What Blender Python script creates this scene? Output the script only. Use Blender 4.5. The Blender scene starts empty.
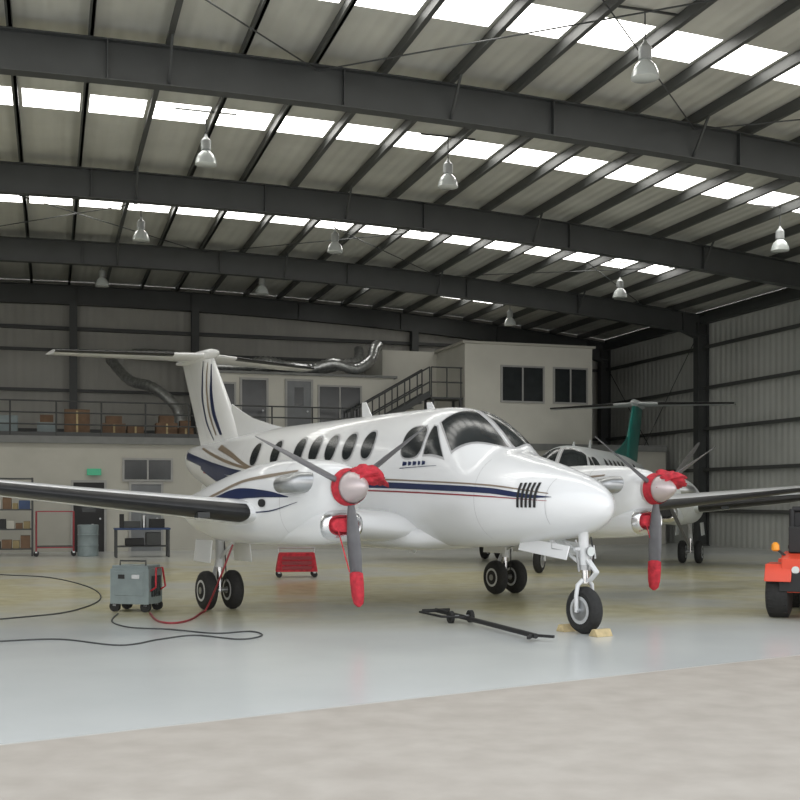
import bpy, bmesh, math, random
from mathutils import Matrix, Vector, noise
random.seed(4)
sc = bpy.context.scene
try:
    sc.view_settings.view_transform = 'Standard'
except Exception: pass
F=1112.0; HOR=499.0; CAMH=1.6
def G(px,py,z=0.0):
    Z=F*(CAMH-z)/(py-HOR); return Vector(((px-400)/F*Z, Z, z))

# ---------------------------------------------------------------- materials
def nn(nt,t,x=0,y=0):
    n=nt.nodes.new(t); n.location=(x,y); return n
def mat(name,col,rough=0.5,metal=0.0,var=0.08,scale=4.0,bump=0.0,emit=0,coat=0.0,spec=None):
    m=bpy.data.materials.new(name); m.use_nodes=True; nt=m.node_tree
    b=nt.nodes['Principled BSDF']
    b.inputs['Roughness'].default_value=rough; b.inputs['Metallic'].default_value=metal
    if coat: b.inputs['Coat Weight'].default_value=coat
    if spec is not None: b.inputs['Specular IOR Level'].default_value=spec
    tc=nn(nt,'ShaderNodeTexCoord'); no=nn(nt,'ShaderNodeTexNoise'); no.inputs['Scale'].default_value=scale
    no.inputs['Detail'].default_value=4
    nt.links.new(tc.outputs['Object'],no.inputs['Vector'])
    cr=nn(nt,'ShaderNodeValToRGB')
    c=Vector(col[:3])
    lo=c*(1-var); hi=c*(1+var)
    cr.color_ramp.elements[0].color=(*lo,1); cr.color_ramp.elements[0].position=.3
    cr.color_ramp.elements[1].color=(*[min(v,1) for v in hi],1); cr.color_ramp.elements[1].position=.7
    nt.links.new(no.outputs['Fac'],cr.inputs['Fac']); nt.links.new(cr.outputs['Color'],b.inputs['Base Color'])
    if bump:
        bp=nn(nt,'ShaderNodeBump'); bp.inputs['Strength'].default_value=bump; bp.inputs['Distance'].default_value=.02
        nt.links.new(no.outputs['Fac'],bp.inputs['Height']); nt.links.new(bp.outputs['Normal'],b.inputs['Normal'])
    if emit:
        b.inputs['Emission Color'].default_value=(*col[:3],1); b.inputs['Emission Strength'].default_value=emit
    return m
def corrugated(name,col,axis,period=.3,var=.1):
    m=mat(name,col,.55,.0,var,.6)
    nt=m.node_tree; b=nt.nodes['Principled BSDF']
    tc=nn(nt,'ShaderNodeTexCoord'); w=nn(nt,'ShaderNodeTexWave'); w.wave_type='BANDS'; w.bands_direction=axis
    w.inputs['Scale'].default_value=1/period*0.314; 
    nt.links.new(tc.outputs['Object'],w.inputs['Vector'])
    bp=nn(nt,'ShaderNodeBump'); bp.inputs['Strength'].default_value=.5; bp.inputs['Distance'].default_value=.03
    nt.links.new(w.outputs['Fac'],bp.inputs['Height']); nt.links.new(bp.outputs['Normal'],b.inputs['Normal'])
    return m
M={}
M['white']=mat('aircraft_white',(.80,.81,.82),.24,0,.015,2,coat=.4)
M['glass']=mat('dark_glass',(.022,.026,.028),.16,0,.2,3)
M['winrim']=mat('window_rim',(.42,.42,.43),.4)
M['boot']=mat('deice_boot',(.012,.012,.013),.42,0,.3,8)
M['navy']=mat('navy_stripe',(.015,.025,.08),.3)
M['gold']=mat('gold_stripe',(.24,.19,.14),.35)
M['redstripe']=mat('maroon_stripe',(.28,.03,.04),.35)
M['chrome']=mat('polished_metal',(.72,.72,.73),.22,1,.05)
M['spinner']=mat('spinner_metal',(.60,.52,.52),.38,.45,.05)
M['steel']=mat('brushed_steel',(.45,.46,.47),.35,.9,.1,10)
M['blade']=mat('prop_blade',(.14,.14,.15),.4,.3,.1,8)
M['redcloth']=mat('red_cover',(.50,.028,.045),.8,0,.3,14,bump=.5)
M['tire']=mat('tyre_rubber',(.02,.02,.02),.8,0,.25,20,bump=.2)
M['hub']=mat('wheel_hub',(.62,.63,.64),.4,.3)
M['gearw']=mat('gear_enamel',(.68,.69,.70),.35)
M['green']=mat('green_tail',(.02,.19,.16),.35)
M['silver2']=mat('grey_aircraft',(.62,.65,.66),.3,0,.02)
M['dark']=mat('dark_steel',(.05,.053,.053),.5,.0,.12,3)
M['beam']=mat('rafter_paint',(.054,.058,.058),.5,0,.1,1.5)
M['purlin']=mat('purlin_paint',(.07,.073,.07),.5,0,.1,1.5)
M['black']=mat('matte_black',(.015,.015,.016),.6)
M['skylight']=mat('skylight_panel',(1.0,.985,.94),.5,0,.02,1,emit=5.4)
M['ceil']=corrugated('roof_liner',(.60,.60,.555),'X',.25,.12)
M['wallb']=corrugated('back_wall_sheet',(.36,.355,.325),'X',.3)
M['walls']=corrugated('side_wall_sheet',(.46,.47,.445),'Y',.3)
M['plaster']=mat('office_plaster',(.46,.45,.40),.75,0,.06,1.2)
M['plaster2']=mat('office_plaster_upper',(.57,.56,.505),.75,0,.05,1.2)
M['deck']=mat('deck_edge',(.20,.205,.20),.7)
M['wframe']=mat('window_frame',(.34,.34,.33),.5)
M['door']=mat('door_paint',(.17,.18,.19),.5)
M['card']=mat('cardboard',(.17,.105,.065),.85,0,.2,5)
M['blue']=mat('blue_paint',(.03,.06,.15),.5)
M['orange']=mat('tug_orange',(.72,.07,.03),.35,0,.06)
M['amber']=mat('amber_lens',(.9,.35,.03),.3)
M['greybox']=mat('unit_grey',(.23,.28,.29),.5,0,.1,6)
M['lampglass']=mat('lamp_glass',(.66,.70,.69),.12,0,.05,4,coat=.6)
M['lampbody']=mat('lamp_body',(.5,.52,.52),.4,.2)
M['duct']=mat('foil_duct',(.55,.56,.56),.3,.85,.25,9,bump=.8)
M['wood']=mat('wood_chock',(.5,.4,.22),.8,0,.2,12)
M['yellow']=mat('ochre_plastic',(.26,.2,.09),.5)
M['exit']=mat('exit_sign_green',(.05,.36,.2),.4,emit=.2)

# ---------------------------------------------------------------- mesh builder
class MB:
    def __init__(s): s.v=[]; s.f=[]; s.fm=[]; s.mats=[]
    def mi(s,m):
        m=M[m] if isinstance(m,str) else m
        if m not in s.mats: s.mats.append(m)
        return s.mats.index(m)
    def face(s,idx,m): s.f.append(tuple(idx)); s.fm.append(s.mi(m))
    def box(s,c,d,m,rz=0,R=None):
        b=len(s.v); hx,hy,hz=d[0]/2,d[1]/2,d[2]/2
        R=R or Matrix.Rotation(rz,3,'Z')
        for x in(-hx,hx):
            for y in(-hy,hy):
                for z in(-hz,hz): s.v.append(Vector(c)+R@Vector((x,y,z)))
        for q in((0,1,3,2),(4,6,7,5),(0,4,5,1),(2,3,7,6),(0,2,6,4),(1,5,7,3)): s.face([b+i for i in q],m)
    def bx(s,x0,x1,y0,y1,z0,z1,m): s.box(((x0+x1)/2,(y0+y1)/2,(z0+z1)/2),(abs(x1-x0),abs(y1-y0),abs(z1-z0)),m)
    def bar(s,p0,p1,w,h,m,up=(0,0,1)):
        p0=Vector(p0);p1=Vector(p1);d=(p1-p0);L=d.length;d.normalize();u=Vector(up)
        if abs(d.dot(u))>.99:u=Vector((1,0,0))
        a=d.cross(u).normalized(); b=a.cross(d).normalized()
        R=Matrix((d,a,b)).transposed()
        s.box((p0+p1)/2,(L,w,h),m,R=R)
    def loft(s,rings,m,caps=True,closed=True,mf=None):
        b=len(s.v); n=len(rings[0])
        for r in rings: s.v.extend([Vector(p) for p in r])
        for i in range(len(rings)-1):
            for j in range(n if closed else n-1):
                k=(j+1)%n
                mm=mf(i,j) if mf else m
                s.face((b+i*n+j,b+i*n+k,b+(i+1)*n+k,b+(i+1)*n+j),mm)
        if caps and closed:
            s.face([b+j for j in range(n)][::-1],mf(0,0) if mf else m)
            s.face([b+(len(rings)-1)*n+j for j in range(n)],mf(0,0) if mf else m)
    def tube(s,pts,r,m,n=12,caps=True):
        pts=[Vector(p) for p in pts]; rs=r if isinstance(r,(list,tuple)) else [r]*len(pts)
        rings=[];prev=None
        for i,p in enumerate(pts):
            d=(pts[min(i+1,len(pts)-1)]-pts[max(i-1,0)]).normalized()
            if prev is None:
                u=Vector((0,0,1)) if abs(d.z)<.9 else Vector((1,0,0))
                a=d.cross(u).normalized()
            else:
                a=(prev-d*prev.dot(d)).normalized()
            prev=a; b=d.cross(a)
            rings.append([p+rs[i]*(math.cos(t)*a+math.sin(t)*b) for t in [2*math.pi*k/n for k in range(n)]])
        s.loft(rings,m,caps)
    def cyl(s,p0,p1,r,m,r1=None,n=16): s.tube([p0,p1],[r,r if r1 is None else r1],m,n)
    def lathe(s,prof,o,axis,m,n=24,mf=None,caps=True):
        axis=Vector(axis).normalized(); u=Vector((0,0,1)) if abs(axis.z)<.9 else Vector((1,0,0))
        a=axis.cross(u).normalized(); b=axis.cross(a); o=Vector(o)
        rings=[[o+axis*h+max(r,.0005)*(math.cos(t)*a+math.sin(t)*b) for t in [2*math.pi*k/n for k in range(n)]] for h,r in prof]
        s.loft(rings,m,caps,mf=mf)
    def sheet(s,grid,m):
        b=len(s.v); n=len(grid[0])
        for r in grid: s.v.extend([Vector(p) for p in r])
        for i in range(len(grid)-1):
            for j in range(n-1): s.face((b+i*n+j,b+i*n+j+1,b+(i+1)*n+j+1,b+(i+1)*n+j),m)
    def done(s,name,parent=None,MW=None,smooth=True,bevel=0,ang=38,recalc=True):
        me=bpy.data.meshes.new(name); me.from_pydata([tuple(v) for v in s.v],[],s.f)
        for m in s.mats: me.materials.append(m)
        for p,i in zip(me.polygons,s.fm): p.material_index=i
        bm=bmesh.new(); bm.from_mesh(me)
        if recalc: bmesh.ops.recalc_face_normals(bm,faces=bm.faces)
        if smooth:
            for f in bm.faces: f.smooth=True
            for e in bm.edges:
                if len(e.link_faces)==2 and e.calc_face_angle(0)>math.radians(ang): e.smooth=False
        bm.to_mesh(me); bm.free()
        o=bpy.data.objects.new(name,me); sc.collection.objects.link(o)
        if parent: o.parent=parent
        if MW is not None: o.matrix_world=MW
        if bevel:
            md=o.modifiers.new('bevel','BEVEL'); md.width=bevel; md.segments=2; md.limit_method='ANGLE'; md.angle_limit=math.radians(50)
        return o
def empty(name,MW=None):
    o=bpy.data.objects.new(name,None); sc.collection.objects.link(o); o.empty_display_size=.3
    if MW is not None:o.matrix_world=MW
    return o
def frame(x,y,ang,z=0): return Matrix.Translation((x,y,z))@Matrix.Rotation(ang,4,'Z')

# ---------------------------------------------------------------- hangar frame
C=Vector((8.36,45.3)); HANG=math.atan2(-.30,-.954)
MH=frame(C.x,C.y,HANG)
MHi=MH.inverted()
SPAN=39.4; FRONT=30.4
def zr(t): return 8.71-1.16*((t-SPAN/2)/(SPAN/2))**2
BAYS=[0.35,7.37,14.74,22.1,29.5]

# floor
def floor_mat():
    m=bpy.data.materials.new('painted_concrete'); m.use_nodes=True; nt=m.node_tree; b=nt.nodes['Principled BSDF']
    L=nt.links.new
    tc=nn(nt,'ShaderNodeTexCoord')
    def line(normal,dist,w):
        dp=nn(nt,'ShaderNodeVectorMath'); dp.operation='DOT_PRODUCT'; L(tc.outputs['Object'],dp.inputs[0]); dp.inputs[1].default_value=normal
        mr=nn(nt,'ShaderNodeMapRange'); mr.inputs[1].default_value=dist-w; mr.inputs[2].default_value=dist+w; L(dp.outputs['Value'],mr.inputs[0]); return mr.outputs[0],dp.outputs['Value']
    n1=nn(nt,'ShaderNodeTexNoise'); n1.inputs['Scale'].default_value=.35; n1.inputs['Detail'].default_value=6; L(tc.outputs['Object'],n1.inputs['Vector'])
    n2=nn(nt,'ShaderNodeTexNoise'); n2.inputs['Scale'].default_value=3; n2.inputs['Detail'].default_value=8; L(tc.outputs['Object'],n2.inputs['Vector'])
    def ramp(src,c0,c1,p0=.3,p1=.7):
        r=nn(nt,'ShaderNodeValToRGB'); r.color_ramp.elements[0].color=(*c0,1); r.color_ramp.elements[1].color=(*c1,1)
        r.color_ramp.elements[0].position=p0; r.color_ramp.elements[1].position=p1; L(src,r.inputs['Fac']); return r.outputs['Color']
    def mix(f,a,bb):
        x=nn(nt,'ShaderNodeMix'); x.data_type='RGBA'; L(f,x.inputs[0]); L(a,x.inputs[6]); L(bb,x.inputs[7]); return x.outputs[2]
    paint=ramp(n1.outputs['Fac'],(.53,.55,.54),(.64,.655,.64))
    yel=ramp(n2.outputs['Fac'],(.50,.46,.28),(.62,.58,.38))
    tan=ramp(n2.outputs['Fac'],(.38,.34,.295),(.46,.42,.37))
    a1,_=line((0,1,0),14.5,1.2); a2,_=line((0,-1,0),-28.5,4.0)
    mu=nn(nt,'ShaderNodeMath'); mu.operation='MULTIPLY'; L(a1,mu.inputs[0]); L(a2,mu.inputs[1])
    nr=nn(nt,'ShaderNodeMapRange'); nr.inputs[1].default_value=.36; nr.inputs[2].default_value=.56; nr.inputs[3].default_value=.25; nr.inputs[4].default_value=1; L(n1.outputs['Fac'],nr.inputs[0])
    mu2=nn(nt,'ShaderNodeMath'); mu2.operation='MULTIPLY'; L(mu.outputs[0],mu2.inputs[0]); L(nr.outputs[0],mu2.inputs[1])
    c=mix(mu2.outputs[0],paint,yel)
    nv=Vector((-.528,.849,0)); e,_=line(nv,nv.dot(Vector((0,8.85,0))),.03)
    c=mix(e,tan,c)
    L(c,b.inputs['Base Color'])
    rr=nn(nt,'ShaderNodeMapRange'); rr.inputs[3].default_value=.6; rr.inputs[4].default_value=.23; L(e,rr.inputs[0]); L(rr.outputs[0],b.inputs['Roughness'])
    bp=nn(nt,'ShaderNodeBump'); bp.inputs['Strength'].default_value=.05; L(n2.outputs['Fac'],bp.inputs['Height']); L(bp.outputs['Normal'],b.inputs['Normal'])
    return m
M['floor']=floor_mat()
mb=MB()
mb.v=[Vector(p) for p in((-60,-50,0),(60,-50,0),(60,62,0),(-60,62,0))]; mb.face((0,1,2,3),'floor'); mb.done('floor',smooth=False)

# roof : cells between purlins, with translucent rows
NP=32; DT=SPAN/NP
mb=MB()
rows=[(3.1,4.1,lambda i:i in(5,6,9)),(10.5,11.5,lambda i:3<=i<=28),(17.9,18.9,lambda i:3<=i<=28),(24.1,25.1,lambda i:3<=i<=28)]
for i in range(NP):
    t0,t1=i*DT,(i+1)*DT; ys=[-.1]
    for a,b_,fn in rows: ys+=[a,b_]
    ys.append(FRONT+.6)
    for k in range(len(ys)-1):
        sky=(k%2==1) and rows[k//2][2](i)
        z0,z1=zr(t0)+.54,zr(t1)+.54
        def q(ta,tb,m,ya=ys[k],yb=ys[k+1]):
            f=lambda t:z0+(z1-z0)*(t-t0)/DT
            b=len(mb.v); mb.v+= [Vector((ta,ya,f(ta))),Vector((tb,ya,f(tb))),Vector((tb,yb,f(tb))),Vector((ta,yb,f(ta)))]; mb.face((b,b+1,b+2,b+3),m)
        if sky:
            q(t0,t0+.09,'ceil'); q(t0+.09,t1-.09,'skylight'); q(t1-.09,t1,'ceil')
        else: q(t0,t1,'ceil')
mb.done('ceiling',MW=MH,smooth=False)
# purlins
mb=MB()
for i in range(NP+1):
    t=i*DT; z=zr(t)
    mb.bx(t-.025,t+.025,0,FRONT+.5,z+.32,z+.53,'purlin')
    mb.bx(t-.03,t+.06,0,FRONT+.5,z+.32,z+.34,'purlin')
for (sa,sb) in((7.37,14.74),(22.1,29.5)):
    for ta in(2.4,9.8,17.2,24.6):
        tb=ta+7.4
        mb.cyl((ta,sa,zr(ta)+.25),(tb,sb,zr(tb)+.25),.013,'beam',n=6)
        mb.cyl((tb,sa,zr(tb)+.25),(ta,sb,zr(ta)+.25),.013,'beam',n=6)
mb.done('trim_purlins',MW=MH,smooth=False)
# rafters + columns
for k,s in enumerate(BAYS):
    mb=MB(); N=40; D=.33
    def strip(sa,sb,za,zb):
        rings=[]
        for i in range(N+1):
            t=SPAN*i/N; z=zr(t)
            rings.append([(t,sa,z+za),(t,sb,z+za),(t,sb,z+zb),(t,sa,z+zb)])
        mb.loft(rings,'beam')
    strip(s-.012,s+.012,-D,.31); strip(s-.13,s+.13,.295,.318); strip(s-.13,s+.13,-D-.02,-D)
    for i in range(1,N,4):
        t=SPAN*i/N; mb.bx(t-.01,t+.01,s-.12,s+.12,zr(t)-D,zr(t)+.3,'beam')
    for i in range(0,NP+1,4):
        t=i*DT
        if 0<t<SPAN and k>0: mb.bar((t,s,zr(t)-D+.02),(t,s+.55,zr(t)+.33),.04,.04,'beam')
    mb.done('beam_rafter',MW=MH,smooth=False)
    for side in(0,1):
        mb=MB(); sg=1 if side==0 else -1; t0=.02 if side==0 else SPAN-.02
        top=zr(0)+.1
        mb.bx(t0,t0+sg*.03,s-.15,s+.15,0,top+.15,'beam'); mb.bx(t0+sg*.40,t0+sg*.43,s-.15,s+.15,0,top,'beam'); mb.bx(t0,t0+sg*.41,s-.012,s+.012,0,top,'beam')
        mb.bx(t0-.0*sg,t0+sg*.5,s-.2,s+.2,0,.03,'beam')
        b=len(mb.v)
        for yy in(s-.13,s+.13):
            mb.v+=[Vector((t0+sg*.38,yy,top-.55)),Vector((t0+sg*1.0,yy,zr(1.0)-.33)),Vector((t0+sg*.38,yy,zr(.5)-.33))]
        for q in((0,1,2),(3,5,4),(0,3,4,1),(1,4,5,2),(0,2,5,3)): mb.face([b+i for i in q],'beam')
        mb.done('column_steel',MW=MH,smooth=False)
def gable(name,y,m):
    mb=MB(); N=40; th=.12
    rings=[[(SPAN*i/N,y,0),(SPAN*i/N,y-th,0),(SPAN*i/N,y-th,zr(SPAN*i/N)+.52),(SPAN*i/N,y,zr(SPAN*i/N)+.52)] for i in range(N+1)]
    mb.loft(rings,m); return mb
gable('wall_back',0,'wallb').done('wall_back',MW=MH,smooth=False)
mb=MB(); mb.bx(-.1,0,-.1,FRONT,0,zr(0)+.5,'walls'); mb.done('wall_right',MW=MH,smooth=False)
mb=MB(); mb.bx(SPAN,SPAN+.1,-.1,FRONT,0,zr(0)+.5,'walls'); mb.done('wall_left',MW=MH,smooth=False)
mb=MB()
for z in(1.2,2.6,4.0,5.4,6.8):
    mb.bx(.01,.16,0,FRONT,z-.03,z+.03,'purlin'); mb.bx(.14,.17,0,FRONT,z-.06,z+.06,'purlin')
    mb.bx(SPAN-.16,SPAN-.01,0,FRONT,z-.04,z+.04,'dark')
    if z>3.9: mb.bx(0,SPAN,.01,.16,z-.05,z+.05,'dark')
mb.bx(0,SPAN,.01,.2,7.5,7.62,'dark')
mb.bx(.05,.3,0,FRONT,zr(0)+.05,zr(0)+.3,'beam')
for t in(8.3,16.6,20.8,24.9,33.0):
    for a in((-.13,.13,.02,.05),(-.13,.13,.32,.35),(-.012,.012,.03,.33)): mb.bx(t+a[0],t+a[1],a[2]+.14,a[3]+.14,0,zr(t)-.33,'beam')
for (a,b_) in((.4,7.2),):
    mb.cyl((.3,a,.3),(.3,b_,7.2),.015,'beam',n=6); mb.cyl((.3,b_,.3),(.3,a,7.2),.015,'beam',n=6)
mb.done('trim_girts',MW=MH,smooth=False)

# ---------------------------------------------------------------- mezzanine offices
SM=5.67; DZ=3.5
mb=MB()
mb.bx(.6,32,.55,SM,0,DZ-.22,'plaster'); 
mb.bx(.6,32,.55,SM+.12,DZ-.22,DZ-.005,'deck')
mb.done('wall_office_lower',MW=MH,smooth=False)
mb=MB()
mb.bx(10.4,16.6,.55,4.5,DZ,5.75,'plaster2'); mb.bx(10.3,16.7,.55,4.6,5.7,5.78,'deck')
mb.done('wall_office_upper',MW=MH,smooth=False)
mb=MB()
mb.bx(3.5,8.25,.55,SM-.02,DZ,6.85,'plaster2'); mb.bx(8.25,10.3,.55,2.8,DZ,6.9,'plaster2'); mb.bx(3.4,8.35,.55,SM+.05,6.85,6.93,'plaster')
mb.done('wall_office_control_room',MW=MH,smooth=False)
wn=[0]
def window(t0,t1,z0,z1,y,n=2):
    mb=MB(); wn[0]+=1
    mb.bx(t0,t1,y,y+.03,z0,z1,'glass')
    fr=.06
    for a,b_,c,d in((t0-fr,t0,z0-fr,z1+fr),(t1,t1+fr,z0-fr,z1+fr),(t0,t1,z0-fr,z0),(t0,t1,z1,z1+fr)): mb.bx(a,b_,y,y+.06,c,d,'wframe')
    for k in range(1,n):
        x=t0+(t1-t0)*k/n; mb.bx(x-.025,x+.025,y,y+.05,z0,z1,'wframe')
    mb.done('window_%d'%wn[0],MW=MH,smooth=False)
window(5.4,6.9,4.95,6.1,SM-.02); window(3.75,4.95,4.95,6.1,SM-.02)
window(11.6,13.0,4.15,5.35,4.5); window(15.85,16.35,4.2,5.35,4.5,1)
window(18.0,19.4,2.2,2.8,SM); window(24.6,26.5,1.2,2.4,SM)
dn=[0]
def door(t0,t1,z0,z1,y,m='door'):
    mb=MB(); dn[0]+=1
    mb.bx(t0,t1,y,y+.05,z0,z1,m)
    for a,b_,c,d in((t0-.07,t0,z0,z1+.07),(t1,t1+.07,z0,z1+.07),(t0,t1,z1,z1+.07)): mb.bx(a,b_,y,y+.08,c,d,'wframe')
    mb.cyl((t0+.12,y+.05,z0+1.0),(t0+.12,y+.13,z0+1.0),.03,'steel'); mb.bx(t0+.25,t1-.25,y+.045,y+.06,z0+1.2,z0+1.8,'glass')
    mb.done('door_%d'%dn[0],MW=MH,smooth=False)
door(13.3,14.1,DZ,5.5,4.5); door(14.8,15.6,DZ,5.5,4.5,'glass')
door(18.3,19.2,0,2.05,SM); door(20.0,20.9,0,2.1,SM,'black')
mb=MB(); mb.box((20.3,SM+.12,2.42),(.42,.06,.2),'exit'); mb.box((20.3,SM+.05,2.42),(.1,.1,.1),'wframe'); mb.done('exit_sign',MW=MH)
mb=MB()
def rail(t0,t1,y,z):
    n=max(1,round((t1-t0)/1.3))
    for i in range(n+1):
        t=t0+(t1-t0)*i/n; mb.cyl((t,y,z),(t,y,z+1.05),.026,'dark',n=8)
    for h in(.35,.7,1.05): mb.cyl((t0,y,z+h),(t1,y,z+h),.023,'dark',n=8)
    mb.bx(t0,t1,y-.01,y+.01,z,z+.12,'dark')
rail(12.2,31.9,SM+.02,DZ)
mb.done('deck_railing',MW=MH)
mb=MB()
n=8
for i in range(n):
    t=12.0-i*.33; z=DZ+.19*(i+1); mb.bx(t-.33,t,4.75,5.5,z-.03,z,'dark')
for y in(4.72,5.53):
    mb.bar((12.1,y,DZ+.12),(12.1-n*.33,y,DZ+.19*n+.10),.05,.20,'dark')
    p=[(12.1-k*.44,y,DZ+.253*k) for k in range(7)]
    for q in p: mb.cyl(q,(q[0],y,q[2]+1.0),.024,'dark',n=8)
    for h in(.5,1.0): mb.cyl((12.1,y,DZ+h),(12.1-6*.44,y,DZ+.253*6+h),.026,'dark',n=8)
zt=DZ+.19*n
mb.bx(8.27,9.42,4.7,5.55,zt-.06,zt,'dark')
for t in(8.35,8.85,9.4):
    mb.cyl((t,5.53,zt),(t,5.53,zt+1.0),.024,'dark',n=8)
for h in(.5,1.0): mb.cyl((8.3,5.53,zt+h),(9.4,5.53,zt+h),.024,'dark',n=8)
for t in(8.35,9.35): mb.bx(t-.04,t+.04,5.44,5.52,DZ,zt,'dark'); mb.bx(t-.04,t+.04,4.74,4.82,DZ,zt,'dark')
mb.done('steel_staircase',MW=MH)
def ribbed(pts,r,m,mb,sub=10):
    P=[Vector(p) for p in pts]; out=[];rs=[]
    for i in range(len(P)-1):
        p0=P[max(i-1,0)];p1=P[i];p2=P[i+1];p3=P[min(i+2,len(P)-1)]
        for k in range(sub):
            t=k/sub
            out.append(.5*((2*p1)+(-p0+p2)*t+(2*p0-5*p1+4*p2-p3)*t*t+(-p0+3*p1-3*p2+p3)*t**3)); rs.append(r*(1.07 if len(out)%2 else .93))
    out.append(P[-1]); rs.append(r); mb.tube(out,rs,m,14)
mb=MB()
ribbed([(16.4,4.0,5.98),(15.5,4.1,6.0),(14.7,3.9,6.18),(14,4.1,6.03),(13.2,3.9,6.0),(12.4,4.0,6.2),(11.6,3.9,6.05),(11.0,3.7,6.4),(10.75,3.3,6.85),(10.5,2.9,7.05)],.18,'duct',mb)
ribbed([(18.8,.7,6.7),(17.4,1.2,6.6),(16.3,1.8,6.15),(15.2,2.8,6.0),(14.2,3.0,6.15),(13,3.2,6.02),(12,3.1,6.25),(11.2,2.6,6.5),(10.9,1.8,7.0)],.17,'duct',mb)
ribbed([(17.5,4.0,3.75),(17.6,3.6,4.6),(18.3,3.0,5.3),(19.0,2.2,5.6),(19.6,1.2,6.4)],.17,'duct',mb)
mb.done('foil_air_duct',MW=MH)
mb=MB(); x=17.2
while x<30:
    w=random.uniform(.35,.9); h=random.uniform(.3,.95); y=random.uniform(4.3,4.9)
    m=random.choice(['card','card','greybox','black','black','plaster2','dark'])
    mb.box((x+w/2,y,DZ+h/2+.002),(w,.6,h),m)
    if m=='card': mb.box((x+w/2,y+.302,DZ+h/2),(.06,.004,h*.9),'wood')
    if random.random()<.4: mb.box((x+w/2,y,DZ+h+.12),(w*.7,.4,.24),'card')
    x+=w+random.uniform(.05,.6)
mb.done('stored_boxes',MW=MH,bevel=.015)

# ---------------------------------------------------------------- high bay lamps
for (px,py) in((206,155),(645,66),(448,178),(141,233),(335,245),(102,280),(262,288),(780,243),(620,291),(510,320)):
    z=8.2
    for _ in range(30):
        Z=F*(z-CAMH)/(HOR-py); P=MHi@Vector(((px-400)/F*Z,Z,0)); z=zr(P.x)-.35
    W=Vector(((px-400)/F*Z,Z,z))
    mb=MB()
    mb.lathe([(-.2,.19),(-.19,.215),(-.1,.2),(0,.16),(.07,.09),(.09,.07)],(0,0,0),(0,0,1),'lampglass',24)
    mb.lathe([(.08,.06),(.1,.1),(.28,.1),(.31,.07),(.36,.03),(.4,.02)],(0,0,0),(0,0,1),'lampbody',20)
    mb.cyl((0,0,.38),(0,0,.86),.012,'beam',n=8)
    mb.lathe([(-.12,.02),(-.08,.05),(-.02,.05),(.05,.03)],(0,0,0),(0,0,1),'lampbody',12)
    mb.bar((-.6,0,.855),(.6,0,.855),.03,.03,'purlin')
    mb.done('high_bay_lamp',MW=Matrix.Translation(W)@Matrix.Rotation(HANG,4,'Z'))

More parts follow.
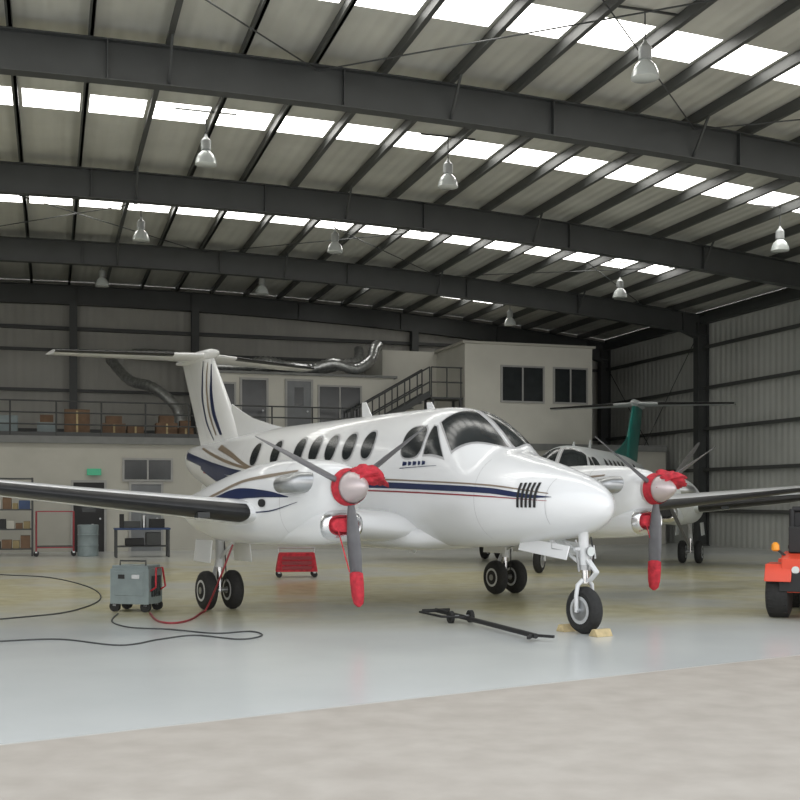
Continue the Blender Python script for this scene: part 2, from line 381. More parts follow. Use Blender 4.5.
# ---------------------------------------------------------------- aircraft
def pchip(xs,ys):
    n=len(xs); h=[xs[i+1]-xs[i] for i in range(n-1)]; dl=[(ys[i+1]-ys[i])/h[i] for i in range(n-1)]
    d=[0]*n; d[0]=dl[0]; d[-1]=dl[-1]
    for i in range(1,n-1):
        if dl[i-1]*dl[i]<=0: d[i]=0
        else:
            w1=2*h[i]+h[i-1]; w2=h[i]+2*h[i-1]; d[i]=(w1+w2)/(w1/dl[i-1]+w2/dl[i])
    def f(x):
        x=min(max(x,xs[0]),xs[-1]); i=0
        while i<n-2 and x>xs[i+1]: i+=1
        t=(x-xs[i])/h[i]; t2=t*t;t3=t2*t
        return (2*t3-3*t2+1)*ys[i]+(t3-2*t2+t)*h[i]*d[i]+(-2*t3+3*t2)*ys[i+1]+(t3-t2)*h[i]*d[i+1]
    return f
class Body:
    def __init__(s,tab,y0=0,p=2.2,cfrac=.5):
        tab=sorted(tab); xs=[r[0] for r in tab]; s.x0,s.x1=xs[0],xs[-1]
        s.w=pchip(xs,[r[1] for r in tab]); s.t=pchip(xs,[r[2] for r in tab]); s.b=pchip(xs,[r[3] for r in tab]); s.y0=y0;s.p=p;s.c=cfrac
    def pt(s,x,th,off=0):
        w=s.w(x);t=s.t(x);b=s.b(x);zc=b+s.c*(t-b); c=math.cos(th);q=math.sin(th); e=2/s.p
        h=(t-zc) if q>=0 else (zc-b)
        return Vector((x,s.y0+math.copysign(abs(c)**e,c)*(w+off),zc+math.copysign(abs(q)**e,q)*(h+off)))
    def side(s,x,z,sg,off=.006):
        t=s.t(x);b=s.b(x);zc=b+s.c*(t-b);h=(t-zc) if z>=zc else (zc-b)
        r=min(abs(z-zc)/max(h,1e-4),1)**(s.p/2); th=math.copysign(math.asin(min(r,1)),z-zc)
        return s.pt(x,th if sg>0 else math.pi-th,off)
    def mesh(s,mb,m,xs,n=56):
        mb.loft([[s.pt(x,2*math.pi*k/n) for k in range(n)] for x in xs],m)
    def stripe(s,mb,m,pts,sg,off=.006,rows=4,step=.08):
        xs=sorted(pts); fl=pchip([p[0] for p in xs],[p[1] for p in xs]); fh=pchip([p[0] for p in xs],[p[2] for p in xs])
        a,b=xs[0][0],xs[-1][0]; n=max(2,int((b-a)/step)); g=[]
        for i in range(n+1):
            x=a+(b-a)*i/n; lo,hi=fl(x),fh(x); g.append([s.side(x,lo+(hi-lo)*k/rows,sg,off) for k in range(rows+1)])
        mb.sheet(g,m)
    def ell(s,mb,m,x0,z0,rx,rz,sg,off=.008,pw=2.4):
        g=[]
        for i in range(7):
            r=i/6; g.append([s.side(x0+rx*r*math.copysign(abs(math.cos(t))**(2/pw),math.cos(t)),z0+rz*r*math.copysign(abs(math.sin(t))**(2/pw),math.sin(t)),sg,off) for t in [2*math.pi*k/28 for k in range(29)]])
        mb.sheet(g,m)
    def quad(s,mb,m,cs,off=.008,n=10):
        g=[]
        for i in range(n+1):
            u=i/n;row=[]
            for j in range(n+1):
                v=j/n
                x=(1-u)*(1-v)*cs[0][0]+u*(1-v)*cs[1][0]+u*v*cs[2][0]+(1-u)*v*cs[3][0]
                t=(1-u)*(1-v)*cs[0][1]+u*(1-v)*cs[1][1]+u*v*cs[2][1]+(1-u)*v*cs[3][1]
                row.append(s.pt(x,math.radians(t),off))
            g.append(row)
        mb.sheet(g,m)
def foil(c):
    return 5*(.2969*math.sqrt(max(c,0))-.126*c-.3516*c*c+.2843*c**3-.1036*c**4)
CS=[1-math.cos(math.pi/2*k/14) for k in range(15)]
def foilring(fn):
    return [fn(c,1) for c in CS[::-1]]+[fn(c,-1) for c in CS[1:]]
def frange(a,b,st):
    n=max(1,round((b-a)/st)); return [a+(b-a)*i/n for i in range(n+1)]

EY=2.46; EX=-.10
def airplane(name,MW,half=8.7,body='white',tail='white',stripes=True,covers=True,proprot=(0,0),dihed=(.1,.1)):
    root=empty(name,MW)
    def D(mb,nm,**k):
        o=mb.done(nm,**k); o.parent=root; return o
    fus=Body([(.44,.005,1.515,1.505),(.42,.08,1.59,1.43),(.36,.17,1.665,1.36),(.26,.265,1.735,1.295),(.12,.36,1.81,1.23),(-.05,.45,1.88,1.17),(-.5,.59,2.02,1.09),(-1,.69,2.15,1.03),
      (-1.38,.74,2.26,.99),(-1.62,.76,2.46,.97),(-1.9,.775,2.66,.96),(-2.2,.79,2.80,.95),(-2.7,.81,2.88,.94),(-4,.82,2.90,.93),(-7.5,.82,2.90,.94),(-8.6,.78,2.88,1.06),(-10,.60,2.82,1.38),(-11.5,.38,2.76,1.80),(-12.8,.16,2.70,2.2),(-13.1,.05,2.6,2.4)])
    mb=MB(); fus.mesh(mb,body,frange(-13.1,-.1,.1)+[0,.08,.16,.23,.3,.35,.39,.415,.43,.437,.44]); D(mb,'fuselage')
    mb=MB()
    for sg in(1,-1):
        f=(lambda th:th) if sg>0 else (lambda th:180-th)
        for x in(-3.84,-4.41,-4.98,-5.53,-6.09,-6.97,-7.83):
            fus.ell(mb,'winrim',x,2.38,.19,.225,sg,.005); fus.ell(mb,'glass',x,2.38,.16,.195,sg,.009)
        fus.ell(mb,'winrim',-2.64,2.37,.265,.235,sg,.005,3); fus.ell(mb,'glass',-2.64,2.37,.245,.215,sg,.009,3)
        fus.quad(mb,'winrim',[(-1.34,f(89.5)),(-1.78,f(28)),(-2.29,f(50)),(-2.22,f(89.5))],.004)
        fus.quad(mb,'glass',[(-1.38,f(87)),(-1.79,f(31)),(-2.25,f(51)),(-2.18,f(87))],.010)
        fus.quad(mb,'winrim',[(-1.86,f(19)),(-2.34,f(15)),(-2.36,f(47)),(-2.27,f(47))],.004)
        fus.quad(mb,'glass',[(-1.90,f(21)),(-2.31,f(17)),(-2.33,f(45)),(-2.27,f(45))],.010)
    D(mb,'windows')
    mb=MB()
    if stripes:
        for sg in(1,-1):
            fus.stripe(mb,'navy',[(-.05,1.62,1.625),(-.3,1.61,1.65),(-1,1.67,1.74),(-2.5,1.73,1.81),(-5,1.80,1.90),(-7.5,1.94,2.04),(-10,2.12,2.28),(-12.6,2.45,2.6)],sg)
            fus.stripe(mb,'gold',[(-.1,1.66,1.67),(-1,1.76,1.78),(-2.5,1.835,1.855),(-5,1.92,1.95),(-7.5,2.07,2.11),(-9.5,2.3,2.36),(-11.5,2.62,2.66)],sg)
            fus.stripe(mb,'redstripe',[(-.1,1.575,1.58),(-1,1.625,1.64),(-2.5,1.68,1.70),(-5,1.75,1.77),(-8,1.90,1.915),(-11,2.12,2.15)],sg)
            fus.stripe(mb,'gold',[(-7.2,2.02,2.03),(-8.2,2.18,2.24),(-9,2.36,2.45),(-10.2,2.56,2.66)],sg,.007)
            fus.stripe(mb,'navy',[(-7.8,1.9,1.92),(-8.8,1.85,2.0),(-9.6,1.9,2.1),(-11.2,2.2,2.4)],sg,.008)
            for k in range(5): fus.stripe(mb,'black',[(-.24-.06*k,1.50,1.79),(-.275-.06*k,1.50,1.79)],sg,.012)
            for k,(a,b_) in enumerate(((-2.25,-2.32),(-2.36,-2.41),(-2.45,-2.53),(-2.57,-2.64),(-2.68,-2.78))): fus.stripe(mb,'navy',[(a,2.06,2.10),(b_,2.05,2.11)],sg,.01,step=.03)
            fus.stripe(mb,'navy',[(-2.0,2.035,2.04),(-2.85,2.015,2.025)],sg,.01)
    for sg in(1,-1):
        fus.stripe(mb,'winrim',[(-.12,1.30,1.84),(-.125,1.30,1.84)],sg,.004,rows=14); fus.stripe(mb,'winrim',[(-1.22,1.10,2.1),(-1.225,1.10,2.1)],sg,.004,rows=18)
    fus.stripe(mb,'winrim',[(-8.45,1.4,2.7),(-8.458,1.4,2.7)],-1,.004,rows=18)
    D(mb,'livery_stripes')
    mb=MB()
    def finpt(c,z,sg,off=0):
        u=(z-2.4)/(4.6-2.4); le=-9.75-1.90*u; te=-12.1-1.3*u; ch=le-te
        return Vector((le-c*ch, sg*(foil(c)*.10*ch*1.0+off), z))
    zs=frange(2.4,4.6,.2)
    rings=[foilring(lambda c,sg:finpt(c,z,sg)) for z in zs]
    mb.loft(rings,tail)
    ring=[]
    for x,h in((-8.0,2.86),(-8.8,3.0),(-9.6,3.16),(-10.2,3.35),(-10.6,3.5)):
        ring.append([(x,.06,2.7),(x,.035,(2.7+h)/2),(x,.012,h),(x,-.012,h),(x,-.035,(2.7+h)/2),(x,-.06,2.7)])
    mb.loft(ring,tail)
    def finstripe(m,pts,sg):
        zsx=[p[0] for p in pts]; a=pchip(zsx,[p[1] for p in pts]); b_=pchip(zsx,[p[2] for p in pts]); g=[]
        for z in frange(zsx[0],zsx[-1],.08): g.append([finpt(a(z)+(b_(z)-a(z))*k/4,z,sg,.006) for k in range(5)])
        mb.sheet(g,m)
    if stripes:
        for sg in(1,-1):
            finstripe('navy',[(2.9,.30,.36),(3.3,.31,.40),(3.7,.25,.33),(4.1,.13,.17),(4.4,.04,.055)],sg)
            finstripe('gold',[(2.9,.44,.47),(3.3,.45,.50),(3.8,.36,.40),(4.2,.21,.24),(4.45,.10,.11)],sg)
            finstripe('navy',[(2.8,.54,.56),(3.2,.60,.64),(3.6,.56,.61),(4.1,.38,.42),(4.5,.20,.21)],sg)
            finstripe('winrim',[(2.6,.72,.727),(4.5,.72,.727)],sg)
    D(mb,'tail_fin')
    mb=MB()
    for sg in(1,-1):
        def sp(c,side,y):
            u=y/2.95; le=-11.75-1.0*u; ch=1.45-.62*u
            return Vector((le-c*ch, sg*y, 4.62+side*foil(c)*.09*ch))
        rings=[foilring(lambda c,side:sp(c,side,y)) for y in(.0,.7,1.4,2.1,2.8,2.95)]
        mb.loft(rings,tail,mf=lambda i,j:'boot' if (CS[::-1]+CS[1:])[min(j,27)]<.075 and 0<i else body)
    mb.lathe([(0,.01),(.1,.06),(.4,.12),(1.0,.14),(1.8,.11),(2.4,.04),(2.5,.01)],(-11.3,0,4.62),(-1,0,0),body,18)
    mb.loft([[(-10.0,.012,1.2),(-10.0,-.012,1.2),(-9.6,-.02,1.5),(-9.6,.02,1.5)],[(-12.3,.012,1.75),(-12.3,-.012,1.75),(-12.0,-.02,2.1),(-12.0,.02,2.1)]],body)
    D(mb,'horizontal_stabilizer')
    for sg,nm in((1,'wing_left'),(-1,'wing_right')):
        mb=MB(); dh=dihed[0] if sg>0 else dihed[1]; zb=1.42 if dh>.08 else 1.40
        st=[(.5,-2.75,2.75,1.16,.17),(2.2,-2.85,2.6,1.30,.16),(3.0,-2.92,2.35,zb,.14),(5,-3.07,1.95,zb+dh*1.9,.12),(7,-3.25,1.5,zb+dh*3.9,.11),(half-.1,-3.42 if half>7 else -3.2,1.1,zb+dh*(half-3.1),.10),(half,-3.55,.85,zb+.01+dh*(half-3.1),.06)]
        st=[x for x in st if x[0]<=half]
        rings=[]
        for (y,le,ch,z,th) in st:
            rings.append(foilring(lambda c,side:Vector((le-c*ch, sg*y, z+side*foil(c)*th*ch*(1.15 if side>0 else .85)))))
        cc=CS[::-1]+CS[1:]
        mb.loft(rings,body,mf=lambda i,j:'boot' if i>=2 and min(cc[min(j,27)],cc[min(j+1,28)])<(.05 if j<14 else .11) else body)
        mb.box((-3.05,sg*3.6,1.40),(.12,.16,.07),'glass')
        D(mb,nm)
        nac=Body([(-1.30+EX,.20,1.93,1.55),(-1.36+EX,.26,1.98,1.48),(-1.5+EX,.32,2.03,1.36),(-2.0+EX,.40,2.09,1.14),(-2.8,.46,2.11,1.02),(-3.6,.48,2.06,.98),(-4.6,.46,1.92,.98),(-5.5,.37,1.76,1.08),(-6.2,.24,1.64,1.24),(-6.8,.06,1.52,1.42)],sg*EY,2.5,.48)
        mb=MB(); nac.mesh(mb,body,[-6.8,-6.7,-6.5]+frange(-6.3,-1.6,.15)+[-1.53,-1.46,-1.43,-1.40],44)
        if stripes:
            for s2 in(1,-1):
                nac.stripe(mb,'navy',[(-2.1,1.62,1.63),(-2.6,1.62,1.70),(-3.4,1.60,1.74),(-4.3,1.50,1.62),(-5.2,1.36,1.42)],s2,.008)
                nac.stripe(mb,'gold',[(-2.0,1.93,1.95),(-2.5,1.88,1.92),(-3.3,1.82,1.86),(-4.2,1.66,1.70),(-5.3,1.46,1.48)],s2,.008)
                nac.stripe(mb,'navy',[(-1.9,1.56,1.565),(-2.6,1.44,1.455),(-3.6,1.40,1.415),(-5.2,1.30,1.31)],s2,.008)
        for s2 in(1,-1):
            nac.stripe(mb,'winrim',[(-2.3,1.15,2.05),(-2.306,1.15,2.05)],s2,.005,rows=14)
            nac.ell(mb,'black',-2.75,1.55,.10,.05,s2,.008)
        D(mb,'engine_nacelle')
        X0=-1.30+EX
        ck=Body([(X0,.24,1.44,1.14),(X0-.06,.27,1.47,1.10),(X0-.3,.29,1.48,1.06),(X0-.9,.30,1.5,1.02),(X0-1.6,.25,1.4,1.0)],sg*EY,2.6)
        mb=MB(); ck.mesh(mb,body,[X0-1.6,X0-1.2,X0-.9,X0-.5,X0-.2,X0-.1],32)
        n=32; lip=[[ck.pt(X0-.1,2*math.pi*k/n,.003) for k in range(n)],[ck.pt(X0-.03,2*math.pi*k/n) for k in range(n)],[ck.pt(X0,2*math.pi*k/n,-.02) for k in range(n)],[ck.pt(X0,2*math.pi*k/n,-.05)+Vector((-.02,0,0)) for k in range(n)],[ck.pt(X0,2*math.pi*k/n,-.06)+Vector((-.1,0,0)) for k in range(n)]]
        mb.loft(lip,'chrome',caps=False)
        mb.loft([[ck.pt(X0,2*math.pi*k/n,-.055)+Vector((-.05,0,0)) for k in range(n)],[ck.pt(X0,2*math.pi*k/n,-.075)+Vector((.015,0,0)) for k in range(n)]],'redcloth' if covers else 'black')
        D(mb,'engine_intake')
        mb=MB()
        for s2 in(1,-1):
            y=sg*EY
            P=[(-1.72,y+s2*.26,1.80),(-1.78,y+s2*.38,1.80),(-1.87,y+s2*.45,1.79),(-2.0,y+s2*.49,1.78),(-2.12,y+s2*.50,1.77)]
            mb.tube(P,[.12,.125,.12,.11,.10],'steel',18); mb.cyl((-2.11,y+s2*.50,1.77),(-2.135,y+s2*.50,1.77),.088,'black')
        D(mb,'exhaust_stacks')
        mb=MB(); o=Vector((-1.27+EX,sg*EY,1.74))
        mb.lathe([(-.04,.2),(0,.215),(.1,.205),(.22,.17),(.34,.11),(.42,.05),(.45,.005)],o,(1,0,0),'spinner',28)
        if covers:
            mb.lathe([(.04,.226),(.10,.218),(.17,.198)],o,(1,0,0),'redcloth',28,caps=False)
        pr=proprot[0 if sg<0 else 1]
        for k in range(3):
            ang=math.radians(-90+120*k+pr)
            rd=Vector((0,math.cos(ang),math.sin(ang))); tg=Vector((0,-math.sin(ang),math.cos(ang))); ax=Vector((1,0,0))
            rings=[]
            for r,w,th in((.12,.08,.07),(.24,.09,.065),(.36,.13,.045),(.55,.17,.035),(.8,.185,.026),(1.05,.17,.018),(1.22,.14,.014),(1.29,.10,.011),(1.33,.03,.008)):
                tw=math.radians(20+28*(1-r/1.33)); 
                cd=ax*math.cos(tw)+tg*math.sin(tw); nd=rd.cross(cd)
                rings.append([o+Vector((.08,0,0))+rd*r+cd*(w/2*math.cos(2*math.pi*q/12))+nd*(th/2*math.sin(2*math.pi*q/12)) for q in range(12)])
            mb.loft(rings,'blade')
            if k==0 and covers:
                rings=[]
                for r,w,th in((1.0,.10,.06),(1.02,.195,.08),(1.13,.20,.085),(1.29,.18,.085),(1.38,.14,.07),(1.42,.04,.02)):
                    tw=math.radians(22); cd=ax*math.cos(tw)+tg*math.sin(tw); nd=rd.cross(cd)
                    rings.append([o+Vector((.08,0,0))+rd*r+cd*(w/2*math.cos(2*math.pi*q/14))+nd*(th/2*math.sin(2*math.pi*q/14)) for q in range(14)])
                mb.loft(rings,'redcloth')
                mb.cyl(o+Vector((.08,0,-1.0)),o+Vector((-.03,-.12,-.42)),.008,'redcloth',n=6)
        D(mb,'propeller')
        if covers:
            bm=bmesh.new(); bmesh.ops.create_icosphere(bm,subdivisions=4,radius=1)
            for v in bm.verts:
                c=v.co.copy(); nz=noise.noise(c*2.3+Vector((sg*3,1,4)))*.45+noise.noise(c*6+Vector((sg,0,0)))*.22
                v.co=Vector((c.x*.22,c.y*.27,c.z*.11))*(1+nz)
                v.co.z-=.28*v.co.y**2/.08*.3
                v.co+=o+Vector((.14,.15,.14))
            me=bpy.data.meshes.new('c'); bm.to_mesh(me); bm.free(); me.materials.append(M['redcloth'])
            for p in me.polygons:p.use_smooth=True
            co=bpy.data.objects.new('spinner_cover_cloth',me); sc.collection.objects.link(co); co.parent=root
        mb=MB(); x=-4.97; y=sg*2.58
        for s2 in(-1,1):
            yy=y+s2*.20
            mb.lathe([(-.085,.16),(-.09,.22),(-.065,.265),(-.03,.283),(.03,.283),(.065,.265),(.09,.22),(.085,.16)],(x,yy,.283),(0,1,0),'tire',28)
            mb.lathe([(-.088,.02),(-.088,.155),(.088,.155),(.088,.02)],(x,yy,.283),(0,1,0),'hub',24)
            mb.lathe([(-.1,.01),(-.1,.05),(.1,.05),(.1,.01)],(x,yy,.283),(0,1,0),'steel',14)
            mb.lathe([(-.0895,.10),(-.0895,.12),(.0895,.12),(.0895,.10)],(x,yy,.283),(0,1,0),'black',24)
        mb.cyl((x,y-.22,.283),(x,y+.22,.283),.035,'steel'); mb.cyl((x,y,.26),(x,y,.72),.04,'chrome'); mb.cyl((x,y,.62),(x+.02,y,1.15),.065,'gearw')
        mb.bar((x-.08,y,.34),(x-.2,y,.52),.06,.02,'gearw'); mb.bar((x-.2,y,.52),(x-.06,y,.72),.06,.02,'gearw')
        mb.cyl((x+.05,y,.75),(x+.75,y,1.12),.025,'gearw')
        mb.tube([(x+.03,y+.05,1.1),(x+.07,y+.06,.8),(x+.05,y+.08,.5),(x,y+.1,.32)],.01,'black',8)
        D(mb,'main_gear')
        mb=MB()
        for s2 in(-1,1):
            R=Matrix.Rotation(s2*math.radians(6),3,'X')
            mb.box((x+.12,y+s2*.30,.86),(.62,.02,.32),body,R=R)
        D(mb,'gear_doors',bevel=.008)
    mb=MB(); x=.02
    mb.lathe([(-.075,.17),(-.085,.22),(-.06,.262),(-.028,.28),(.028,.28),(.06,.262),(.085,.22),(.075,.17)],(x,0,.28),(0,1,0),'tire',32)
    mb.lathe([(-.078,.02),(-.078,.165),(.078,.165),(.078,.02)],(x,0,.28),(0,1,0),'hub',24)
    mb.lathe([(-.0795,.10),(-.0795,.125),(.0795,.125),(.0795,.10)],(x,0,.28),(0,1,0),'steel',24)
    mb.cyl((x,-.13,.28),(x,.13,.28),.028,'steel')
    for s2 in(-1,1): mb.tube([(x,s2*.12,.26),(x,s2*.125,.45),(x+.01,s2*.11,.58),(x+.02,s2*.04,.64)],.026,'gearw',12)
    mb.cyl((x+.02,0,.60),(x+.01,0,.80),.042,'chrome'); mb.cyl((x+.01,0,.76),(x-.02,0,1.25),.062,'gearw'); mb.cyl((x+.01,0,.76),(x+.01,0,.82),.08,'steel')
    mb.bar((x+.08,0,.62),(x+.22,0,.74),.07,.02,'gearw'); mb.bar((x+.22,0,.74),(x+.07,0,.88),.07,.02,'gearw')
    mb.cyl((x-.03,.06,.85),(x-.6,.1,1.15),.022,'gearw'); mb.cyl((x-.03,-.06,.85),(x-.6,-.1,1.15),.022,'gearw')
    mb.lathe([(0,.02),(.02,.055),(.05,.06)],(x+.07,.0,.98),(1,0,0),'steel',16); mb.cyl((x+.12,0,.98),(x+.125,0,.98),.055,'lampglass')
    mb.cyl((x-.02,-.13,1.0),(x-.02,.13,1.0),.025,'gearw')
    for s2 in(-1,1): mb.cyl((x,s2*.12,1.0),(x,s2*.08,.74),.014,'steel',n=8)
    mb.tube([(x+.05,.06,1.15),(x+.09,.07,.95),(x+.06,.07,.75),(x+.03,.06,.62)],.009,'black',8)
    D(mb,'nose_gear')
    mb=MB()
    for s2 in(-1,1): mb.box((-.50,s2*.20,1.0),(.95,.018,.17),body,R=Matrix.Rotation(s2*math.radians(14),3,'X')@Matrix.Rotation(math.radians(5),3,'Y'))
    D(mb,'nose_gear_doors',bevel=.006)
    mb=MB()
    mb.loft([[(-5.0,.012,2.88),(-5.0,-.012,2.88),(-5.3,-.012,2.88),(-5.3,.012,2.88)],[(-5.2,.006,3.14),(-5.2,-.006,3.14),(-5.33,-.006,3.14),(-5.33,.006,3.14)]],body)
    mb.loft([[(-3.2,.012,2.88),(-3.2,-.012,2.88),(-3.4,-.012,2.88),(-3.4,.012,2.88)],[(-3.3,.006,3.0),(-3.3,-.006,3.0),(-3.42,-.006,3.0),(-3.42,.006,3.0)]],body)
    for s2 in(-1,1): mb.tube([(-.35,s2*.18,1.1),(-.33,s2*.2,1.0),(-.12,s2*.2,.99)],.012,'steel',8)
    mb.loft([[(-3.6,.012,.96),(-3.6,-.012,.96),(-3.9,-.012,.96),(-3.9,.012,.96)],[(-3.75,.006,.8),(-3.75,-.006,.8),(-3.88,-.006,.8),(-3.88,.006,.8)]],body)
    bf=Body([(-2.5,.35,1.15,.98),(-2.8,.75,1.25,.90),(-3.6,.84,1.35,.86),(-5.2,.84,1.35,.87),(-6.2,.6,1.25,.93),(-6.6,.3,1.15,1.0)],0,3)
    bf.mesh(mb,body,frange(-6.6,-2.5,.2),32)
    D(mb,'antennas_and_fairing')
    return root

airplane('twin_turboprop_airplane',frame(2.18,13.24,math.atan2(-.853,.523)),proprot=(5,-2),dihed=(.07,.105))
airplane('twin_turboprop_airplane',frame(3.02,24.1,math.atan2(-.93,-.37)),half=6.0,body='silver2',tail='green',stripes=False,covers=False,proprot=(25,25))

# ---------------------------------------------------------------- floor objects
p=G(133,612); root=empty('ground_power_unit',frame(p.x,p.y+.2,-.25))
mb=MB(); mb.box((0,0,.36),(.60,.42,.50),'greybox'); mb.box((0,0,.63),(.56,.38,.05),'greybox'); 
mb.box((0,-.213,.40),(.46,.008,.34),'greybox'); mb.box((-.12,-.22,.5),(.1,.01,.06),'black'); mb.box((.1,-.22,.5),(.12,.01,.06),'steel')
for k in range(5): mb.box((0.31,-.12+.06*k,.36),(.01,.025,.3),'black')
o=mb.done('cabinet',bevel=.02); o.parent=root
mb=MB()
for sx in(-.24,.24):
    for sy in(-.22,.22): mb.lathe([(-.025,.05),(-.03,.075),(.03,.075),(.025,.05)],(sx,sy*.8,.076),(0,1,0),'tire',18); mb.bar((sx,sy*.8,.08),(sx,sy*.8,.12),.05,.05,'steel')
mb.tube([(.3,-.15,.3),(.38,-.15,.35),(.36,-.1,.62),(.36,.1,.62),(.38,.15,.35),(.3,.15,.3)],.014,'redcloth',8)
mb.tube([(-.2,-.1,.65),(-.2,-.1,.72),(.2,-.1,.72),(.2,-.1,.65)],.012,'dark',8)
o=mb.done('wheels_and_handle'); o.parent=root

def cable(pix,r,m,name,lift=None):
    P=[Vector((G(a,b).x,G(a,b).y,r)) for a,b in pix]
    if lift: P+= [Vector(q) for q in lift]
    mb=MB(); out=[]
    for i in range(len(P)-1):
        p0=P[max(i-1,0)];p1=P[i];p2=P[i+1];p3=P[min(i+2,len(P)-1)]
        for k in range(8):
            t=k/8; out.append(.5*((2*p1)+(-p0+p2)*t+(2*p0-5*p1+4*p2-p3)*t*t+(-p0+3*p1-3*p2+p3)*t**3))
    out.append(P[-1])
    for q in out: q.z=max(q.z,r)
    mb.tube(out,r,m,8); mb.done(name)
PM=frame(2.18,13.24,math.atan2(-.853,.523))
w1=PM@Vector((-4.3,-2.85,.5)); w2=PM@Vector((-4.2,-2.70,.97))
cable([(150,614),(158,622),(175,624),(192,620),(205,612)],.014,'redstripe','power_cable',[w1,w2])
cable([(118,614),(112,622),(130,628),(170,630),(215,634),(250,632),(262,636),(240,640),(195,636),(160,640),(120,646),(60,640),(0,642),(-60,645)],.009,'dark','extension_cord')
cable([(-40,572),(0,575),(50,578),(90,588),(100,600),(70,612),(20,618),(-30,622)],.010,'dark','air_hose')

a=G(436,613,.05); b=G(536,637,.05); d=(b-a).normalized(); nrm=Vector((-d.y,d.x,0))
mb=MB(); a.z=.09;b.z=.06
mb.tube([a,b],.03,'black',10)
mb.bar(b-d*.1,b+nrm*.16+d*.12,.04,.03,'black'); mb.bar(b-d*.1,b-nrm*.16+d*.12,.04,.03,'black')
mb.tube([a+d*.1+nrm*.0,a+d*.15-nrm*.3,a+d*.8-nrm*.26,a+d*1.0],.016,'black',8)
mb.tube([a-nrm*.2,a+nrm*.2],.02,'black',8)
for q in(-1,1):
    c=a+d*.8+nrm*q*.14; c.z=.08
    mb.lathe([(-.02,.05),(-.025,.08),(.025,.08),(.02,.05)],c,nrm,'tire',16)
mb.cyl(a+d*.8+nrm*.14,a+d*.8-nrm*.14,.012,'steel')
mb.done('tow_bar')
def chock(P,ang,name='wheel_chock',s=1.0):
    mb=MB(); 
    mb.loft([[(-.08*s,y,0),(.08*s,y,0),(.035*s,y,.085*s),(-.02*s,y,.085*s)] for y in(-.12,.12)],'wood')
    mb.done(name,MW=frame(P.x,P.y,ang),smooth=False,bevel=.006)
A=math.atan2(-.853,.523)
chock(PM@Vector((.31,.0,0)),A); chock(PM@Vector((-.28,.0,0)),A+math.pi)
p=G(295,578); root=empty('red_tool_cart',frame(p.x,p.y+.3,.15))
mb=MB()
mb.loft([[(-.42,-.24,.12),(.42,-.24,.12),(.42,.24,.12),(-.42,.24,.12)],[(-.36,-.2,.5),(.36,-.2,.5),(.36,.2,.5),(-.36,.2,.5)]],'redcloth')
for z in(.2,.3,.4): mb.box((0,-.25+.1*(z-.12),z),(.6,.02,.07),'redstripe'); mb.box((0,-.265+.1*(z-.12),z+.01),(.2,.02,.015),'redstripe')
for sx in(-.36,.36):
    mb.cyl((sx,.0,.48),(sx*1.05,0,.60),.014,'steel',n=8)
    for sy in(-.18,.18): mb.lathe([(-.02,.03),(-.02,.06),(.02,.06),(.02,.03)],(sx,sy,.061),(0,1,0),'tire',14); mb.box((sx,sy,.11),(.05,.05,.05),'steel')
mb.cyl((-.38,0,.6),(.38,0,.6),.014,'steel',n=8)
o=mb.done('body'); o.parent=root

p=G(8,556)
mb=MB(); W=1.3
for sx in(-W/2,W/2):
    for sy in(-.25,.25): mb.box((sx,sy,1.1),(.05,.05,2.2),'dark')
for z in(.2,.75,1.3,1.8,2.17): mb.box((0,0,z),(W,.54,.04),'dark')
for z in(.22,.77,1.32,1.82):
    x=-W/2+.06
    while x<W/2-.3:
        w=random.uniform(.12,.3);h=random.uniform(.15,.36); mb.box((x+w/2,0,z+h/2),(w,.4,h),random.choice(['card','card','yellow','blue','redstripe','plaster','greybox','black'])); x+=w+.03
mb.done('storage_shelf',MW=frame(p.x,p.y,HANG),smooth=False)
p=G(55,556); mb=MB()
for sx in(-.5,.5):
    for sy in(-.3,.3): mb.cyl((sx,sy,.12),(sx,sy,1.25),.022,'redstripe',n=8); mb.lathe([(-.02,.04),(-.02,.07),(.02,.07),(.02,.04)],(sx,sy,.071),(0,1,0),'tire',12); mb.box((sx,sy,.12),(.06,.06,.04),'steel')
for z in(.25,1.25):
    for sy in(-.3,.3): mb.bar((-.5,sy,z),(.5,sy,z),.03,.03,'redstripe')
    for sx in(-.5,.5): mb.bar((sx,-.3,z),(sx,.3,z),.03,.03,'redstripe')
mb.box((0,0,.27),(.98,.58,.03),'dark')
mb.done('frame_trolley',MW=frame(p.x,p.y,HANG))
p=G(142,557); mb=MB()
mb.box((0,0,.78),(1.5,.6,.05),'blue'); mb.box((0,0,.3),(1.4,.55,.03),'dark')
for sx in(-.7,.7):
    for sy in(-.25,.25): mb.box((sx,sy,.39),(.06,.06,.78),'dark')
mb.box((-.4,.0,.93),(.4,.35,.25),'black'); mb.box((.3,0,.9),(.5,.3,.19),'dark'); mb.box((.2,0,.42),(.5,.4,.2),'black'); mb.cyl((-.05,0,.8),(-.05,0,1.15),.06,'steel')
mb.box((-.3,0,.5),(.4,.4,.36),'dark'); mb.box((.55,.1,1.0),(.12,.12,.38),'black')
mb.done('workbench',MW=frame(p.x,p.y,HANG),smooth=False,bevel=.01)
p=G(88,556); mb=MB()
mb.lathe([(0,.27),(.02,.29),(.28,.28),(.3,.295),(.32,.28),(.58,.28),(.6,.295),(.62,.28),(.86,.29),(.88,.27)],(0,0,0),(0,0,1),'greybox',24); mb.cyl((.1,.1,.87),(.1,.1,.9),.03,'steel')
mb.done('oil_drum',MW=frame(p.x,p.y,0))

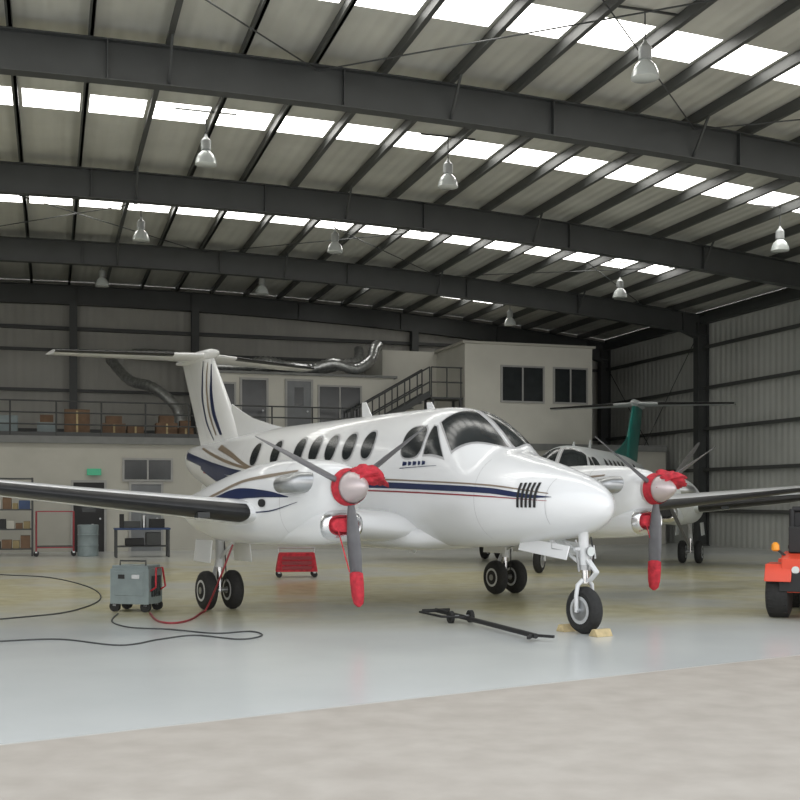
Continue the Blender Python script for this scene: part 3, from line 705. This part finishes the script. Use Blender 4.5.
# tug
TW=frame(5.56,14.7,math.radians(-25)); root=empty('tow_tractor',TW)
def T(mb,nm,**k):
    o=mb.done(nm,**k); o.parent=root
mb=MB()
mb.box((0,.95,.50),(1.02,2.2,.26),'black')
mb.loft([[(-.48,-.12,.36),(.48,-.12,.36),(.48,-.12,.80),(-.48,-.12,.80)],[(-.50,.1,.34),(.50,.1,.34),(.50,.1,.86),(-.50,.1,.86)],[(-.50,.55,.34),(.50,.55,.34),(.50,.55,.88),(-.50,.55,.88)]],'orange')
mb.box((0,1.7,.66),(.98,.75,.5),'orange'); mb.box((0,1.7,.93),(.9,.7,.04),'orange')
for sx in(-.52,.52):
    for y in(.18,1.7):
        mb.loft([[(sx-.17,y-.40,.5),(sx+.17,y-.40,.5),(sx+.17,y-.40,.53),(sx-.17,y-.40,.53)],[(sx-.17,y-.26,.70),(sx+.17,y-.26,.70),(sx+.17,y-.26,.73),(sx-.17,y-.26,.73)],[(sx-.17,y+.26,.70),(sx+.17,y+.26,.70),(sx+.17,y+.26,.73),(sx-.17,y+.26,.73)],[(sx-.17,y+.4,.5),(sx+.17,y+.4,.5),(sx+.17,y+.4,.53),(sx-.17,y+.4,.53)]],'orange')
T(mb,'body',bevel=.02)
mb=MB()
for sx in(-.54,.54):
    for y in(.18,1.7):
        mb.lathe([(-.14,.17),(-.155,.24),(-.13,.305),(-.05,.325),(.05,.325),(.13,.305),(.155,.24),(.14,.17)],(sx,y,.325),(1,0,0),'tire',30)
        mb.lathe([(-.12,.03),(-.12,.17),(.12,.17),(.12,.03)],(sx,y,.325),(1,0,0),'hub',20)
        for k in range(18):
            a=2*math.pi*k/18; mb.box((sx,y+math.sin(a)*.315,.325+math.cos(a)*.315),(.24,.03,.02),'tire',R=Matrix.Rotation(-a,3,'X'))
T(mb,'wheels')
mb=MB()
mb.box((.0,.98,.92),(.55,.45,.12),'black'); mb.box((0,.76,1.15),(.52,.10,.42),'black',R=Matrix.Rotation(math.radians(8),3,'X')); mb.box((0,.95,.75),(.5,.4,.25),'dark')
mb.box((-.30,.3,1.05),(.24,.25,.35),'black')
for sx in(-.40,.40):
    mb.tube([(sx,.45,.86),(sx,.42,1.3),(sx,.45,1.46)],.04,'black',10); mb.box((sx,.5,.95),(.06,.6,.05),'black')
mb.cyl((-.4,.45,1.46),(.4,.45,1.46),.04,'black'); mb.box((0,.44,1.25),(.74,.02,.34),'black')
mb.tube([(0,1.45,.95),(0,1.32,1.2)],.025,'steel',8)
mb.lathe([(-.01,.16),(.0,.185),(.01,.16)],(0,1.30,1.22),(0,-.5,.85),'black',24)
T(mb,'seat_and_frame',bevel=.02)
mb=MB()
mb.bar((-.45,.05,.84),(-.55,.02,.92),.03,.03,'black'); mb.lathe([(0,.03),(.02,.055),(.09,.05),(.12,.02)],(-.57,.0,.90),(0,0,1),'amber',16)
for sx in(-.3,.3): mb.cyl((sx,-.12,.66),(sx,-.15,.66),.05,'lampglass'); mb.cyl((sx,-.12,.5),(sx,-.145,.5),.035,'amber')
mb.box((0,-.18,.42),(.3,.14,.08),'dark'); mb.cyl((0,-.2,.36),(0,-.2,.5),.02,'steel')
for k in range(6): mb.box((0,-.125,.56+.035*k),(.4,.012,.014),'black')
T(mb,'lights')

# ---------------------------------------------------------------- light
w=bpy.data.worlds.new('World'); sc.world=w; w.use_nodes=True; nt=w.node_tree
bg=nt.nodes['Background']; 
tc=nn(nt,'ShaderNodeTexCoord'); sx=nn(nt,'ShaderNodeSeparateXYZ'); cr=nn(nt,'ShaderNodeValToRGB')
nt.links.new(tc.outputs['Generated'],sx.inputs[0]); nt.links.new(sx.outputs['Z'],cr.inputs['Fac']); nt.links.new(cr.outputs['Color'],bg.inputs['Color'])
cr.color_ramp.elements[0].color=(1,.98,.94,1); cr.color_ramp.elements[1].color=(.84,.91,1,1)
bg.inputs['Strength'].default_value=1.85
cam=bpy.data.cameras.new('cam'); co=bpy.data.objects.new('camera',cam); sc.collection.objects.link(co); sc.camera=co
co.location=(0,0,CAMH); co.rotation_euler=(math.pi/2,0,0); cam.sensor_width=36; cam.lens=F/800*36; cam.shift_y=(HOR-400)/800; cam.clip_end=400
